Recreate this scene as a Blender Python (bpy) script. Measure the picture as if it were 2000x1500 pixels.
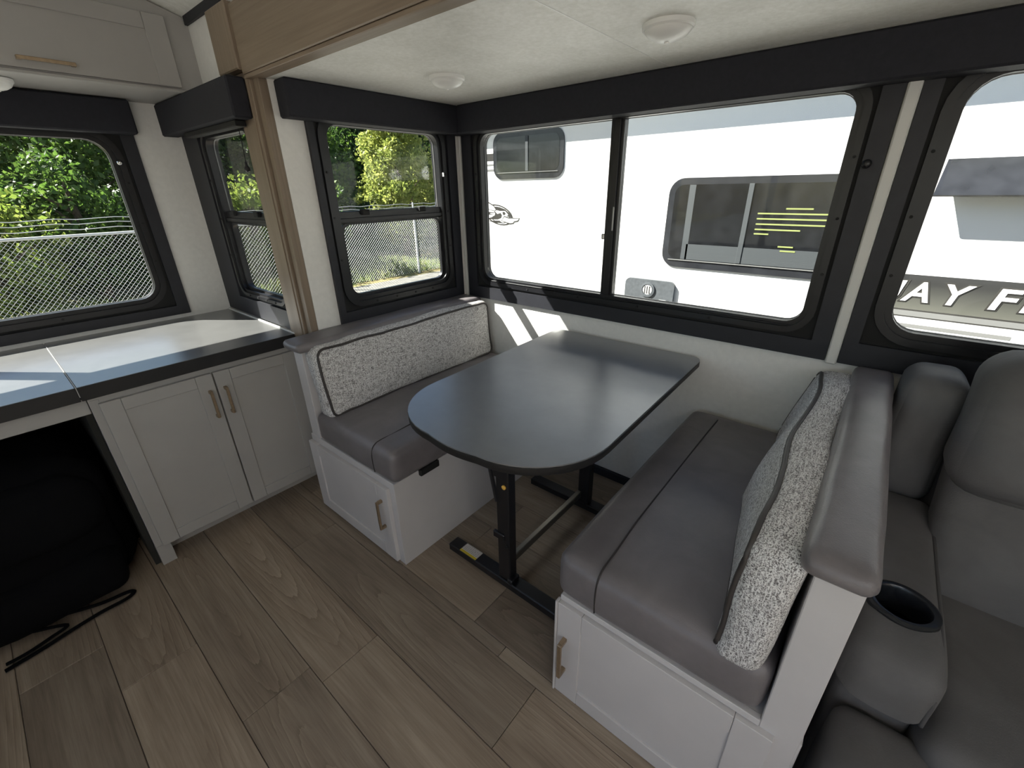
import bpy, bmesh, math, random
import numpy as np
from mathutils import Vector, Matrix, noise

random.seed(7)
rng = np.random.default_rng(7)
for o in list(bpy.data.objects):
    bpy.data.objects.remove(o, do_unlink=True)
scene = bpy.context.scene
col = scene.collection

# ------------------------------------------------------------------ camera
YAW, PITCH, ROLL, FPX = .696, .424, -.017, 845.7
CAM = Vector((0, 0, 1.48))
fw = Vector((-math.sin(YAW) * math.cos(PITCH), math.cos(YAW) * math.cos(PITCH), -math.sin(PITCH)))
rt = Vector((math.cos(YAW), math.sin(YAW), 0))
up = rt.cross(fw)
r2 = math.cos(ROLL) * rt + math.sin(ROLL) * up
u2 = -math.sin(ROLL) * rt + math.cos(ROLL) * up
cd = bpy.data.cameras.new('camera')
cam = bpy.data.objects.new('camera', cd)
col.objects.link(cam)
cd.sensor_fit = 'HORIZONTAL'
cd.sensor_width = 36
cd.lens = FPX / 2000 * 36
cd.clip_start = .02
cd.clip_end = 300
cam.matrix_world = Matrix(((r2.x, u2.x, -fw.x, CAM.x), (r2.y, u2.y, -fw.y, CAM.y), (r2.z, u2.z, -fw.z, CAM.z), (0, 0, 0, 1)))
scene.camera = cam

# ------------------------------------------------------------------ sky, sun, exposure
SUN = Vector((1.0, .735, -1.2)).normalized()
w = bpy.data.worlds.new('sky')
scene.world = w
w.use_nodes = True
nt = w.node_tree
sky = nt.nodes.new('ShaderNodeTexSky')
sky.sky_type = 'NISHITA'
sky.sun_disc = False
sky.sun_elevation = math.asin(-SUN.z)
sky.sun_rotation = math.atan2(-SUN.x, -SUN.y)
sky.air_density = 1.0
sky.dust_density = .6
sky.ozone_density = 1.0
bg = nt.nodes['Background']
bg.inputs['Strength'].default_value = .07
nt.links.new(sky.outputs[0], bg.inputs[0])
sd = bpy.data.lights.new('sun', 'SUN')
sd.energy = 8.5
sd.angle = math.radians(.53)
sd.color = (1.0, .965, .90)
so = bpy.data.objects.new('sun', sd)
col.objects.link(so)
so.rotation_euler = SUN.to_track_quat('-Z', 'Y').to_euler()
so.location = (-8, -6, 10)
scene.view_settings.view_transform = 'Standard'
scene.view_settings.look = 'None'
scene.view_settings.exposure = 1.72
scene.view_settings.gamma = 1.0
scene.view_settings.use_curve_mapping = False
scene.cycles.max_bounces = 12
scene.cycles.diffuse_bounces = 6
scene.cycles.transparent_max_bounces = 16
scene.cycles.sample_clamp_indirect = 6

# ------------------------------------------------------------------ materials
class NT:
    def __init__(s, name):
        s.m = bpy.data.materials.new(name)
        s.m.use_nodes = True
        s.t = s.m.node_tree
        s.b = s.t.nodes['Principled BSDF']
        s.out = s.t.nodes['Material Output']
    def n(s, typ, **kw):
        nd = s.t.nodes.new(typ)
        for k, v in kw.items():
            if k in nd.inputs:
                nd.inputs[k].default_value = v
            else:
                setattr(nd, k, v)
        return nd
    def l(s, a, b):
        s.t.links.new(a, b)
    def coord(s, scale=(1, 1, 1), rnd=False):
        tc = s.n('ShaderNodeTexCoord')
        mp = s.n('ShaderNodeMapping')
        mp.inputs['Scale'].default_value = scale
        if rnd:
            oi = s.n('ShaderNodeObjectInfo')
            vm = s.n('ShaderNodeVectorMath', operation='SCALE')
            vm.inputs[0].default_value = (37, 91, 53)
            s.l(oi.outputs['Random'], vm.inputs['Scale'])
            ad = s.n('ShaderNodeVectorMath', operation='ADD')
            s.l(tc.outputs['Object'], ad.inputs[0])
            s.l(vm.outputs[0], ad.inputs[1])
            s.l(ad.outputs[0], mp.inputs[0])
        else:
            s.l(tc.outputs['Object'], mp.inputs[0])
        return mp.outputs[0]
    def ramp(s, fac, stops):
        r = s.n('ShaderNodeValToRGB')
        e = r.color_ramp.elements
        while len(e) < len(stops):
            e.new(.5)
        for el, (p, c) in zip(e, stops):
            el.position = p
            el.color = c if len(c) == 4 else (*c, 1)
        s.l(fac, r.inputs[0])
        return r.outputs[0]
    def noise(s, vec, scale, detail=2, rough=.5, dist=0):
        nd = s.n('ShaderNodeTexNoise')
        nd.inputs['Scale'].default_value = scale
        nd.inputs['Detail'].default_value = detail
        nd.inputs['Roughness'].default_value = rough
        nd.inputs['Distortion'].default_value = dist
        s.l(vec, nd.inputs['Vector'])
        return nd.outputs['Fac']
    def mix(s, fac, a, b, typ='MIX'):
        m = s.n('ShaderNodeMix', data_type='RGBA', blend_type=typ)
        for i, v in ((0, fac), (6, a), (7, b)):
            if hasattr(v, 'is_linked'):
                s.l(v, m.inputs[i])
            else:
                m.inputs[i].default_value = v if i == 0 else ((*v, 1) if len(v) == 3 else v)
        return m.outputs[2]
    def bump(s, h, strength=.2, dist=.002):
        b = s.n('ShaderNodeBump')
        b.inputs['Strength'].default_value = strength
        b.inputs['Distance'].default_value = dist
        s.l(h, b.inputs['Height'])
        s.l(b.outputs[0], s.b.inputs['Normal'])

def simple(name, c, rough=.5, metal=0, spec=.5, nscale=0, namt=.08, bump=0, bscale=200):
    t = NT(name)
    t.b.inputs['Base Color'].default_value = (*c, 1)
    t.b.inputs['Roughness'].default_value = rough
    t.b.inputs['Metallic'].default_value = metal
    t.b.inputs['Specular IOR Level'].default_value = spec
    if nscale:
        f = t.noise(t.coord(), nscale, 4, .6)
        t.l(t.ramp(f, [(.3, tuple(x * (1 - namt) for x in c)), (.7, tuple(min(1, x * (1 + namt)) for x in c))]), t.b.inputs['Base Color'])
    if bump:
        t.bump(t.noise(t.coord(), bscale, 3, .6), bump, .001)
    return t.m

M = {}
M['wall'] = simple('wall_linen', (.74, .73, .70), .7, nscale=40, namt=.04, bump=.25, bscale=350)
M['wall_white'] = simple('white_panel', (.76, .75, .72), .65, nscale=15, namt=.03, bump=.15, bscale=300)
def m_ceil():
    t = NT('mottled_ceiling')
    v = t.coord()
    f = t.noise(v, 5, 8, .65, .6)
    f2 = t.noise(v, 60, 4, .7, .2)
    a = t.ramp(f, [(.35, (.80, .80, .76)), (.62, (.90, .90, .87))])
    b = t.ramp(f2, [(.35, (.88, .88, .86)), (.65, (1, 1, 1))])
    t.l(t.mix(1.0, a, b, 'MULTIPLY'), t.b.inputs['Base Color'])
    t.b.inputs['Roughness'].default_value = .5
    t.bump(f2, .1, .001)
    return t.m
M['ceiling'] = m_ceil()
M['cab'] = simple('greige_cabinet', (.36, .35, .335), .5, nscale=6, namt=.03, bump=.08, bscale=500)
M['cabwhite'] = simple('pale_cabinet', (.56, .54, .54), .5, nscale=6, namt=.03, bump=.06, bscale=500)
M['edge'] = simple('pale_edge', (.62, .62, .60), .5)
M['plastic_white'] = simple('white_plastic', (.78, .78, .76), .35)
M['black_trim'] = simple('black_board', (.014, .0145, .020), .55, nscale=30, namt=.15)
M['black_frame'] = simple('black_frame', (.010, .010, .012), .35)
M['bead'] = simple('grey_glazing_bead', (.16, .16, .16), .4)
M['black_deep'] = simple('black_gasket', (.006, .006, .006), .8)
M['black_fabric'] = simple('black_valance_vinyl', (.011, .0115, .018), .8, nscale=60, namt=.2, bump=.3, bscale=500)
M['bag'] = simple('black_bag_fabric', (.004, .004, .0045), .95, spec=.1, bump=.4, bscale=200)
M['knee_shade'] = simple('painted_knee_shade', (.02, .02, .017), .9)  # shade of the knee space put into the panel colour
M['steel_black'] = simple('black_powdercoat', (.010, .010, .012), .35)
M['tube_grey'] = simple('brushed_tube', (.16, .15, .13), .35, metal=.6)
M['brass'] = simple('brushed_brass', (.36, .27, .18), .38, metal=.7, nscale=80, namt=.15)
M['chrome'] = simple('chrome', (.7, .7, .7), .15, metal=1)
M['orange'] = simple('amber_button', (.85, .48, .08), .5)
M['yellow'] = simple('yellow_print', (.6, .48, .03), .6)
def m_counter(name, c, rough):
    t = NT(name)
    v = t.coord((1, 1, 1))
    f = t.noise(v, 12, 5, .6, .3)
    t.l(t.ramp(f, [(.3, tuple(x * .9 for x in c)), (.7, tuple(x * 1.12 for x in c))]), t.b.inputs['Base Color'])
    t.b.inputs['Roughness'].default_value = rough
    t.b.inputs['Specular IOR Level'].default_value = 1.0
    t.b.inputs['Coat Weight'].default_value = .7
    t.b.inputs['Coat Roughness'].default_value = rough * .8
    t.b.inputs['Coat IOR'].default_value = 1.7
    t.bump(t.noise(t.coord((60, 600, 60)), 1, 2), .04, .0005)
    return t.m
M['table'] = m_counter('charcoal_laminate', (.14, .145, .155), .36)
M['counter'] = m_counter('black_laminate', (.12, .12, .118), .35)
M['counter_edge'] = simple('black_edge_band', (.012, .012, .013), .5)
def m_leather(name, c, rough=.5):
    t = NT(name)
    v = t.coord()
    f = t.noise(v, 7, 5, .6, .4)
    t.l(t.ramp(f, [(.3, tuple(x * .85 for x in c)), (.7, tuple(x * 1.15 for x in c))]), t.b.inputs['Base Color'])
    t.b.inputs['Roughness'].default_value = rough
    h = t.noise(v, 300, 3, .6)
    h2 = t.noise(v, 9, 3, .5, .6)
    a = t.n('ShaderNodeMath', operation='MULTIPLY_ADD')
    t.l(h2, a.inputs[0]); a.inputs[1].default_value = 3.0; t.l(h, a.inputs[2])
    t.bump(a.outputs[0], .25, .002)
    return t.m
M['leather'] = m_leather('brown_grey_leather', (.16, .146, .152), .38)
M['leather_seam'] = simple('leather_seam', (.03, .026, .025), .6)
M['piping'] = simple('piping_cord', (.045, .038, .036), .55)
M['sofa'] = m_leather('charcoal_sofa_fabric', (.105, .102, .104), .75)
M['sofa_seam'] = simple('sofa_seam', (.07, .068, .07), .8)
def m_tweed():
    t = NT('woven_tweed')
    def strands(sc, lo, hi):
        f = t.noise(t.coord(sc), 1, 1.0, .5)
        sb = t.n('ShaderNodeMath', operation='SUBTRACT'); t.l(f, sb.inputs[0]); sb.inputs[1].default_value = .5
        ab = t.n('ShaderNodeMath', operation='ABSOLUTE'); t.l(sb.outputs[0], ab.inputs[0])
        return t.ramp(ab.outputs[0], [(lo, (1, 1, 1)), (hi, (0, 0, 0))])
    a = strands((230, 26, 230), .025, .10)
    c = strands((230, 230, 26), .025, .10)
    d = strands((26, 230, 230), .015, .06)
    m = t.mix(1.0, a, c, 'LIGHTEN')
    m = t.mix(.5, m, d, 'LIGHTEN')
    sp = t.noise(t.coord((330, 330, 330)), 1, 1.5, .6)
    spr = t.ramp(sp, [(.36, (.35, .34, .34)), (.5, (1, 1, 1))])
    big = t.noise(t.coord(), 18, 3, .6)
    dark = t.ramp(big, [(.3, (.18, .165, .165)), (.7, (.26, .245, .245))])
    col_ = t.mix(m, dark, (.78, .77, .76))
    t.l(t.mix(1.0, col_, spr, 'MULTIPLY'), t.b.inputs['Base Color'])
    t.b.inputs['Roughness'].default_value = .95
    t.b.inputs['Specular IOR Level'].default_value = .1
    t.bump(m, .5, .002)
    return t.m
M['tweed'] = m_tweed()
def m_plank():
    t = NT('oak_vinyl_plank')
    tc = t.n('ShaderNodeTexCoord'); oi = t.n('ShaderNodeObjectInfo')
    # cathedral figure centred somewhere along each plank
    cmb = t.n('ShaderNodeCombineXYZ')
    mr = t.n('ShaderNodeMapRange'); mr.inputs['To Min'].default_value = -1.1; mr.inputs['To Max'].default_value = .1
    t.l(oi.outputs['Random'], mr.inputs['Value']); t.l(mr.outputs[0], cmb.inputs[0]); cmb.inputs[1].default_value = -.5
    ad = t.n('ShaderNodeVectorMath', operation='ADD'); t.l(tc.outputs['Generated'], ad.inputs[0]); t.l(cmb.outputs[0], ad.inputs[1])
    mp = t.n('ShaderNodeMapping'); mp.inputs['Scale'].default_value = (.75, 1.5, 0); t.l(ad.outputs[0], mp.inputs[0])
    wv = t.n('ShaderNodeTexWave', wave_type='RINGS', rings_direction='Z', wave_profile='SAW')
    for k, v in (('Scale', 3.4), ('Distortion', 2.2), ('Detail', 3), ('Detail Scale', 2.2), ('Detail Roughness', .6)):
        wv.inputs[k].default_value = v
    t.l(mp.outputs[0], wv.inputs['Vector'])
    fine = t.noise(t.coord((5, 150, 20), True), 1, 4, .7)
    mid = t.noise(t.coord((2.2, 34, 6), True), 1, 3, .6, .4)
    big = t.noise(t.coord((.9, 4.5, 1), True), 1.2, 4, .6, .5)
    mask = t.ramp(t.noise(t.coord((1.3, 5, 1), True), 1.0, 2), [(.42, (0, 0, 0)), (.6, (1, 1, 1))])
    base = t.ramp(big, [(.25, (.20, .158, .12)), (.5, (.295, .24, .187)), (.8, (.39, .33, .262))])
    rings = t.ramp(wv.outputs['Fac'], [(.0, (.70, .67, .64)), (.22, (.92, .91, .90)), (.8, (1.02, 1.01, 1.0)), (1, (1.16, 1.15, 1.14))])
    one = t.mix(mask, (1, 1, 1), rings)
    md = t.ramp(mid, [(.3, (.80, .78, .76)), (.65, (1.07, 1.07, 1.07))])
    fn = t.ramp(fine, [(.3, (.76, .74, .72)), (.6, (1.06, 1.06, 1.06))])
    c = t.mix(1.0, base, one, 'MULTIPLY')
    c = t.mix(.8, c, md, 'MULTIPLY')
    c = t.mix(.8, c, fn, 'MULTIPLY')
    tone = t.ramp(oi.outputs['Random'], [(0, (.84, .84, .84)), (1, (1.14, 1.12, 1.10))])
    t.l(t.mix(1.0, c, tone, 'MULTIPLY'), t.b.inputs['Base Color'])
    t.b.inputs['Roughness'].default_value = .5
    t.bump(fine, .12, .001)
    return t.m
M['plank'] = m_plank()
M['gap'] = simple('plank_joint', (.03, .024, .018), .9)
def m_wood(name, vert):
    t = NT(name)
    s = (9, 9, .9) if vert else (.9, 9, 9)
    f = t.noise(t.coord(s), 1.5, 5, .6, .6)
    s2 = (140, 140, 3) if vert else (3, 140, 140)
    g = t.noise(t.coord(s2), 1, 3, .6)
    a = t.ramp(f, [(.3, (.20, .152, .108)), (.7, (.275, .215, .158))])
    b = t.ramp(g, [(.3, (.85, .84, .83)), (.65, (1.04, 1.04, 1.04))])
    t.l(t.mix(1.0, a, b, 'MULTIPLY'), t.b.inputs['Base Color'])
    t.b.inputs['Roughness'].default_value = .45
    t.bump(g, .08, .001)
    return t.m
M['wood_v'] = m_wood('oak_trim_vertical', True)
M['wood_h'] = m_wood('oak_trim_horizontal', False)
def m_glass(name, tint, refl, dirt=0):
    t = NT(name)
    t.t.nodes.remove(t.b)
    tr = t.n('ShaderNodeBsdfTransparent'); tr.inputs[0].default_value = (*tint, 1)
    gl = t.n('ShaderNodeBsdfGlossy'); gl.inputs['Roughness'].default_value = .02
    lw = t.n('ShaderNodeFresnel'); lw.inputs['IOR'].default_value = 1.45
    mu = t.n('ShaderNodeMath', operation='MULTIPLY'); mu.inputs[1].default_value = refl
    t.l(lw.outputs[0], mu.inputs[0])
    mx = t.n('ShaderNodeMixShader')
    t.l(mu.outputs[0], mx.inputs[0]); t.l(tr.outputs[0], mx.inputs[1]); t.l(gl.outputs[0], mx.inputs[2])
    t.l(mx.outputs[0], t.out.inputs[0])
    return t.m
M['glass'] = m_glass('window_glass', (.97, .985, .975), .32)
M['glass_screen'] = m_glass('screened_glass', (.86, .87, .86), .5)
M['glass_dark'] = simple('tinted_glass', (.007, .0075, .0085), .12, spec=.6, nscale=12, namt=.5)
M['glass_frame'] = simple('tinted_glass_border', (.018, .019, .022), .2, nscale=8, namt=.3)
M['curtain'] = simple('grey_curtain', (.035, .04, .043), .6)
M['rv_white'] = simple('gelcoat_white', (.68, .68, .66), .3, nscale=1.5, namt=.015)
M['rv_grey'] = simple('decal_grey', (.16, .16, .155), .4)
M['rv_dark'] = simple('decal_dark', (.03, .028, .025), .4)
M['rv_hatch'] = simple('hatch_grey', (.06, .066, .072), .45, nscale=40, namt=.2)
M['print_white'] = simple('decal_white', (.72, .72, .70), .4)
M['lime'] = simple('lime_gap_light', (.20, .225, .07), .6)
def m_band():
    t = NT('decal_band')
    tc = t.n('ShaderNodeTexCoord'); sx = t.n('ShaderNodeSeparateXYZ')
    t.l(tc.outputs['Generated'], sx.inputs[0])
    t.l(t.ramp(sx.outputs['Z'], [(0, (.095, .095, .08)), (.45, (.05, .05, .044)), (.75, (.024, .024, .023)), (1, (.028, .028, .028))]), t.b.inputs['Base Color'])
    t.b.inputs['Roughness'].default_value = .35
    return t.m
M['rv_band'] = m_band()
def m_label():
    t = NT('warning_label_print')
    tc = t.n('ShaderNodeTexCoord'); sx = t.n('ShaderNodeSeparateXYZ')
    t.l(tc.outputs['Generated'], sx.inputs[0])
    wv = t.n('ShaderNodeTexWave', bands_direction='Y'); wv.inputs['Scale'].default_value = 2.2; wv.inputs['Distortion'].default_value = 0
    t.l(tc.outputs['Generated'], wv.inputs['Vector'])
    nz = t.noise(tc.outputs['Generated'], 22, 1)
    mu = t.n('ShaderNodeMath', operation='MULTIPLY'); t.l(wv.outputs['Fac'], mu.inputs[0]); t.l(nz, mu.inputs[1])
    c = t.ramp(mu.outputs[0], [(.28, (.62, .60, .58)), (.42, (.22, .21, .2))])
    st = t.ramp(sx.outputs['Y'], [(.0, (1, 1, 1)), (.22, (0, 0, 0))])
    st2 = t.n('ShaderNodeMath', operation='LESS_THAN'); t.l(sx.outputs['Y'], st2.inputs[0]); st2.inputs[1].default_value = .24
    t.l(t.mix(st2.outputs[0], c, (.55, .42, .03)), t.b.inputs['Base Color'])
    return t.m
M['label'] = m_label()
M['asphalt'] = simple('pale_asphalt', (.17, .163, .145), .9, nscale=3, namt=.25, bump=.5, bscale=60)
def m_verge():
    t = NT('leaf_litter_verge')
    f = t.noise(t.coord(), 2.2, 6, .7)
    t.l(t.ramp(f, [(.3, (.08, .10, .035)), (.5, (.22, .17, .075)), (.7, (.14, .20, .05))]), t.b.inputs['Base Color'])
    t.b.inputs['Roughness'].default_value = 1
    return t.m
M['verge'] = m_verge()
def m_leaf(name, c1, c2, c3, trans=.55, sc=.6):
    t = NT(name)
    f = t.noise(t.coord(), sc * 4, 4, .7)
    cc = t.ramp(f, [(.28, c1), (.5, c2), (.72, c3)])
    t.l(cc, t.b.inputs['Base Color'])
    t.b.inputs['Roughness'].default_value = .55
    tl = t.n('ShaderNodeBsdfTranslucent'); t.l(cc, tl.inputs[0])
    mx = t.n('ShaderNodeMixShader'); mx.inputs[0].default_value = trans
    t.l(t.b.outputs[0], mx.inputs[1]); t.l(tl.outputs[0], mx.inputs[2]); t.l(mx.outputs[0], t.out.inputs[0])
    return t.m
M['leaf_gold'] = m_leaf('gold_green_leaves', (.12, .18, .035), (.27, .31, .07), (.42, .41, .13))
M['leaf_green'] = m_leaf('green_leaves', (0.0314, 0.0731, 0.0125), (0.0731, 0.1358, 0.0230), (0.1358, 0.1881, 0.0367))
M['leaf_dark'] = m_leaf('dark_green_leaves', (0.0125, 0.0314, 0.0084), (0.0293, 0.0627, 0.0137), (0.0576, 0.0940, 0.0209))
M['leaf_fresh'] = m_leaf('fresh_green_leaves', (0.0940, 0.1672, 0.0209), (0.1777, 0.2403, 0.0418), (0.2717, 0.2821, 0.0731))
M['grass'] = m_leaf('dry_grass', (.08, .13, .03), (.17, .22, .055), (.27, .24, .09))
M['bark'] = simple('bark', (.09, .065, .045), .95, nscale=20, namt=.4)
M['galv'] = simple('galvanised_steel', (.42, .42, .41), .5, metal=.0)
M['hill'] = simple('wooded_bank', (.035, .065, .015), 1, nscale=1.5, namt=.5)

# ------------------------------------------------------------------ mesh helpers
class MB:
    def __init__(s):
        s.v = []; s.f = []
    def add(s, vs, fs):
        b = len(s.v)
        s.v += [tuple(x) for x in vs]
        s.f += [tuple(b + i for i in f) for f in fs]
        return s
    def box(s, lo, hi, c=0.0):
        lo = [min(a, b) for a, b in zip(lo, hi)], [max(a, b) for a, b in zip(lo, hi)]
        lo, hi = lo
        c = min(c, .45 * min(h - l for l, h in zip(lo, hi)))
        if c <= 0:
            vs = [(x, y, z) for x in (lo[0], hi[0]) for y in (lo[1], hi[1]) for z in (lo[2], hi[2])]
            return s.add(vs, [(0, 1, 3, 2), (4, 6, 7, 5), (0, 4, 5, 1), (2, 3, 7, 6), (0, 2, 6, 4), (1, 5, 7, 3)])
        vs = []; ix = {}
        for sx in (0, 1):
            for sy in (0, 1):
                for sz in (0, 1):
                    sg = (sx, sy, sz)
                    for a in range(3):
                        p = []
                        for k in range(3):
                            full = hi[k] if sg[k] else lo[k]
                            p.append(full if k == a else (full - c if sg[k] else full + c))
                        ix[(sg, a)] = len(vs); vs.append(p)
        fs = []
        for a in range(3):
            b, d = [k for k in range(3) if k != a]
            for sa in (0, 1):
                q = []
                for (sb, sc) in ((0, 0), (1, 0), (1, 1), (0, 1)):
                    sg = [0] * 3; sg[a] = sa; sg[b] = sb; sg[d] = sc
                    q.append(ix[(tuple(sg), a)])
                fs.append(q)
            # edges along axis a
            for sb in (0, 1):
                for sc in (0, 1):
                    s0 = [0] * 3; s0[b] = sb; s0[d] = sc; s0[a] = 0
                    s1 = list(s0); s1[a] = 1
                    fs.append([ix[(tuple(s0), b)], ix[(tuple(s1), b)], ix[(tuple(s1), d)], ix[(tuple(s0), d)]])
        for sx in (0, 1):
            for sy in (0, 1):
                for sz in (0, 1):
                    fs.append([ix[((sx, sy, sz), a)] for a in range(3)])
        return s.add(vs, fs)
    def prism(s, loop, f0, f1):
        """loop of (u,v); f0/f1 map (u,v)->xyz for the two caps"""
        n = len(loop)
        vs = [f0(*p) for p in loop] + [f1(*p) for p in loop]
        fs = [tuple(range(n)), tuple(range(2 * n - 1, n - 1, -1))]
        fs += [(i, (i + 1) % n, n + (i + 1) % n, n + i) for i in range(n)]
        return s.add(vs, fs)
    def ring(s, outer, inner, f0, f1):
        n = len(outer)
        vs = [f0(*p) for p in outer] + [f0(*p) for p in inner] + [f1(*p) for p in outer] + [f1(*p) for p in inner]
        fs = []
        for i in range(n):
            j = (i + 1) % n
            fs += [(i, j, n + j, n + i), (2 * n + i, 3 * n + i, 3 * n + j, 2 * n + j), (i, 2 * n + i, 2 * n + j, j), (n + i, n + j, 3 * n + j, 3 * n + i)]
        return s.add(vs, fs)
    def tube(s, pts, r, n=8, closed=False, flat=1.0):
        pts = [Vector(p) for p in pts]
        N = len(pts); rings = []
        ref = Vector((0, 0, 1))
        for i, p in enumerate(pts):
            a = pts[(i - 1) % N] if (closed or i) else p
            b = pts[(i + 1) % N] if (closed or i < N - 1) else p
            t = (b - a).normalized()
            rf = ref if abs(t.dot(ref)) < .95 else Vector((1, 0, 0))
            x = t.cross(rf).normalized(); y = x.cross(t).normalized()
            rr = r[i] if isinstance(r, (list, tuple)) else r
            rings.append([p + rr * (math.cos(2 * math.pi * k / n) * x + flat * math.sin(2 * math.pi * k / n) * y) for k in range(n)])
        vs = [v for rg in rings for v in rg]; fs = []
        for i in range(N if closed else N - 1):
            j = (i + 1) % N
            for k in range(n):
                l = (k + 1) % n
                fs.append((i * n + k, i * n + l, j * n + l, j * n + k))
        if not closed:
            fs += [tuple(range(n)), tuple(range((N - 1) * n, N * n))]
        return s.add(vs, fs)
    def lathe(s, prof, c, n=32, axis='Z'):
        """prof list of (r,h)"""
        vs = []; fs = []
        for (r, h) in prof:
            for k in range(n):
                a = 2 * math.pi * k / n
                if axis == 'Z':
                    vs.append((c[0] + r * math.cos(a), c[1] + r * math.sin(a), c[2] + h))
                elif axis == 'Y':
                    vs.append((c[0] + r * math.cos(a), c[1] + h, c[2] + r * math.sin(a)))
                else:
                    vs.append((c[0] + h, c[1] + r * math.cos(a), c[2] + r * math.sin(a)))
        for i in range(len(prof) - 1):
            for k in range(n):
                l = (k + 1) % n
                fs.append((i * n + k, i * n + l, (i + 1) * n + l, (i + 1) * n + k))
        fs.append(tuple(range(n))); fs.append(tuple(range((len(prof) - 1) * n, len(prof) * n)))
        return s.add(vs, fs)
    def cushion(s, lo, hi, r=.03, bulge=(0, 0, 0), n=14, deform=None):
        lo = Vector(lo); hi = Vector(hi); c = (lo + hi) / 2; h = (hi - lo) / 2
        r = min(r, min(h) * .98)
        ts = [-1 + 2 * i / n for i in range(n + 1)]
        ts = [math.copysign(1 - (1 - abs(t)) ** 1.7, t) for t in ts]
        key = {}; vs = []; fs = []
        def vert(p):
            k = tuple(round(x, 5) for x in p)
            if k in key:
                return key[k]
            q = [p[i] * h[i] for i in range(3)]
            inn = [max(-(h[i] - r), min(h[i] - r, q[i])) for i in range(3)]
            d = Vector([q[i] - inn[i] for i in range(3)])
            if d.length > 1e-9:
                d = d.normalized() * r
            x = [inn[i] + d[i] for i in range(3)]
            for a in range(3):
                b_, c_ = [k2 for k2 in range(3) if k2 != a]
                x[a] += math.copysign(abs(p[a]) ** 6, p[a]) * bulge[a] * (1 - p[b_] ** 2) * (1 - p[c_] ** 2)
            P = c + Vector(x)
            if deform:
                P = Vector(deform(P))
            key[k] = len(vs); vs.append(P)
            return key[k]
        for a in range(3):
            b_, c_ = [k for k in range(3) if k != a]
            for sg in (-1, 1):
                for i in range(n):
                    for j in range(n):
                        q = []
                        for (ii, jj) in ((i, j), (i + 1, j), (i + 1, j + 1), (i, j + 1)):
                            p = [0] * 3; p[a] = sg; p[b_] = ts[ii]; p[c_] = ts[jj]
                            q.append(vert(p))
                        fs.append(q)
        return s.add(vs, fs)
    def quad(s, a, b, c, d):
        return s.add([a, b, c, d], [(0, 1, 2, 3)])

def wloc(o):
    p = Vector((0, 0, 0))
    while o:
        p += o.location; o = o.parent
    return p
def obj(name, mb, mat, parent=None, smooth=False, base=None, recalc=True):
    me = bpy.data.meshes.new(name)
    off = wloc(parent) if parent else Vector((0, 0, 0))
    loc = Vector((0, 0, 0))
    if not parent:
        if base is None:
            a = np.array(mb.v)
            base = ((a[:, 0].min() + a[:, 0].max()) / 2, (a[:, 1].min() + a[:, 1].max()) / 2, a[:, 2].min())
        loc = Vector(base); off = loc
    me.from_pydata([tuple(Vector(v) - off) for v in mb.v], [], mb.f)
    if recalc:
        bm = bmesh.new(); bm.from_mesh(me)
        bmesh.ops.recalc_face_normals(bm, faces=bm.faces)
        bm.to_mesh(me); bm.free()
    me.materials.append(M[mat] if isinstance(mat, str) else mat)
    if smooth:
        me.polygons.foreach_set('use_smooth', [True] * len(me.polygons))
        if smooth != 'all':
            me.set_sharp_from_angle(angle=math.radians(40))
    me.update()
    o = bpy.data.objects.new(name, me)
    col.objects.link(o)
    o.location = loc
    if parent:
        o.parent = parent
    return o
def tag(o, label, cat, group=None):
    o['label'] = label; o['category'] = cat
    if group:
        o['group'] = group
    return o
def thing(name, label, cat, loc, group=None):
    o = bpy.data.objects.new(name, None)
    o.empty_display_size = .1
    col.objects.link(o); o.location = loc
    return tag(o, label, cat, group)
def struct(o):
    o['kind'] = 'structure'
    return o
def sroot(name, loc):
    o = bpy.data.objects.new(name, None); o.empty_display_size = .1
    col.objects.link(o); o.location = loc
    return struct(o)
def part_label(o, l):
    o['label'] = l
    return o

class PlY:      # wall facing -y ; u = x, v = z, d into the room
    def __init__(s, y): s.y = y
    def at(s, d): return lambda u, v: (u, s.y - d, v)
class PlX:      # wall facing +x ; u = y, v = z
    def __init__(s, x): s.x = x
    def at(s, d): return lambda u, v: (s.x + d, u, v)
class PlYn:     # wall facing +y
    def __init__(s, y): s.y = y
    def at(s, d): return lambda u, v: (u, s.y + d, v)

def rect(u0, u1, v0, v1): return [(u0, v0), (u1, v0), (u1, v1), (u0, v1)]
def rrect(u0, u1, v0, v1, r, n=7):
    out = []
    r = max(r, .0005)
    for (cu, cv, a0) in ((u1 - r, v0 + r, -90), (u1 - r, v1 - r, 0), (u0 + r, v1 - r, 90), (u0 + r, v0 + r, 180)):
        for i in range(n):
            a = math.radians(a0 + 90 * i / (n - 1))
            out.append((cu + r * math.cos(a), cv + r * math.sin(a)))
    return out
def slab(mb, pl, u0, u1, v0, v1, d0, d1, c=0):
    a = pl.at(d0)(u0, v0); b = pl.at(d1)(u1, v1)
    return mb.box(a, b, c)

# ------------------------------------------------------------------ key dimensions
YW = 1.87      # slide-out back wall
XE = -1.905    # slide-out end wall
ZC = 1.862     # slide-out ceiling
XR = -2.86     # rear wall of the trailer
YS = .885      # main side wall
YO = -1.685    # opposite side wall
XF = 3.0       # front end
ZM = 2.115     # main ceiling at the side wall
YB = .765      # aisle faces of the benches

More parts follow.
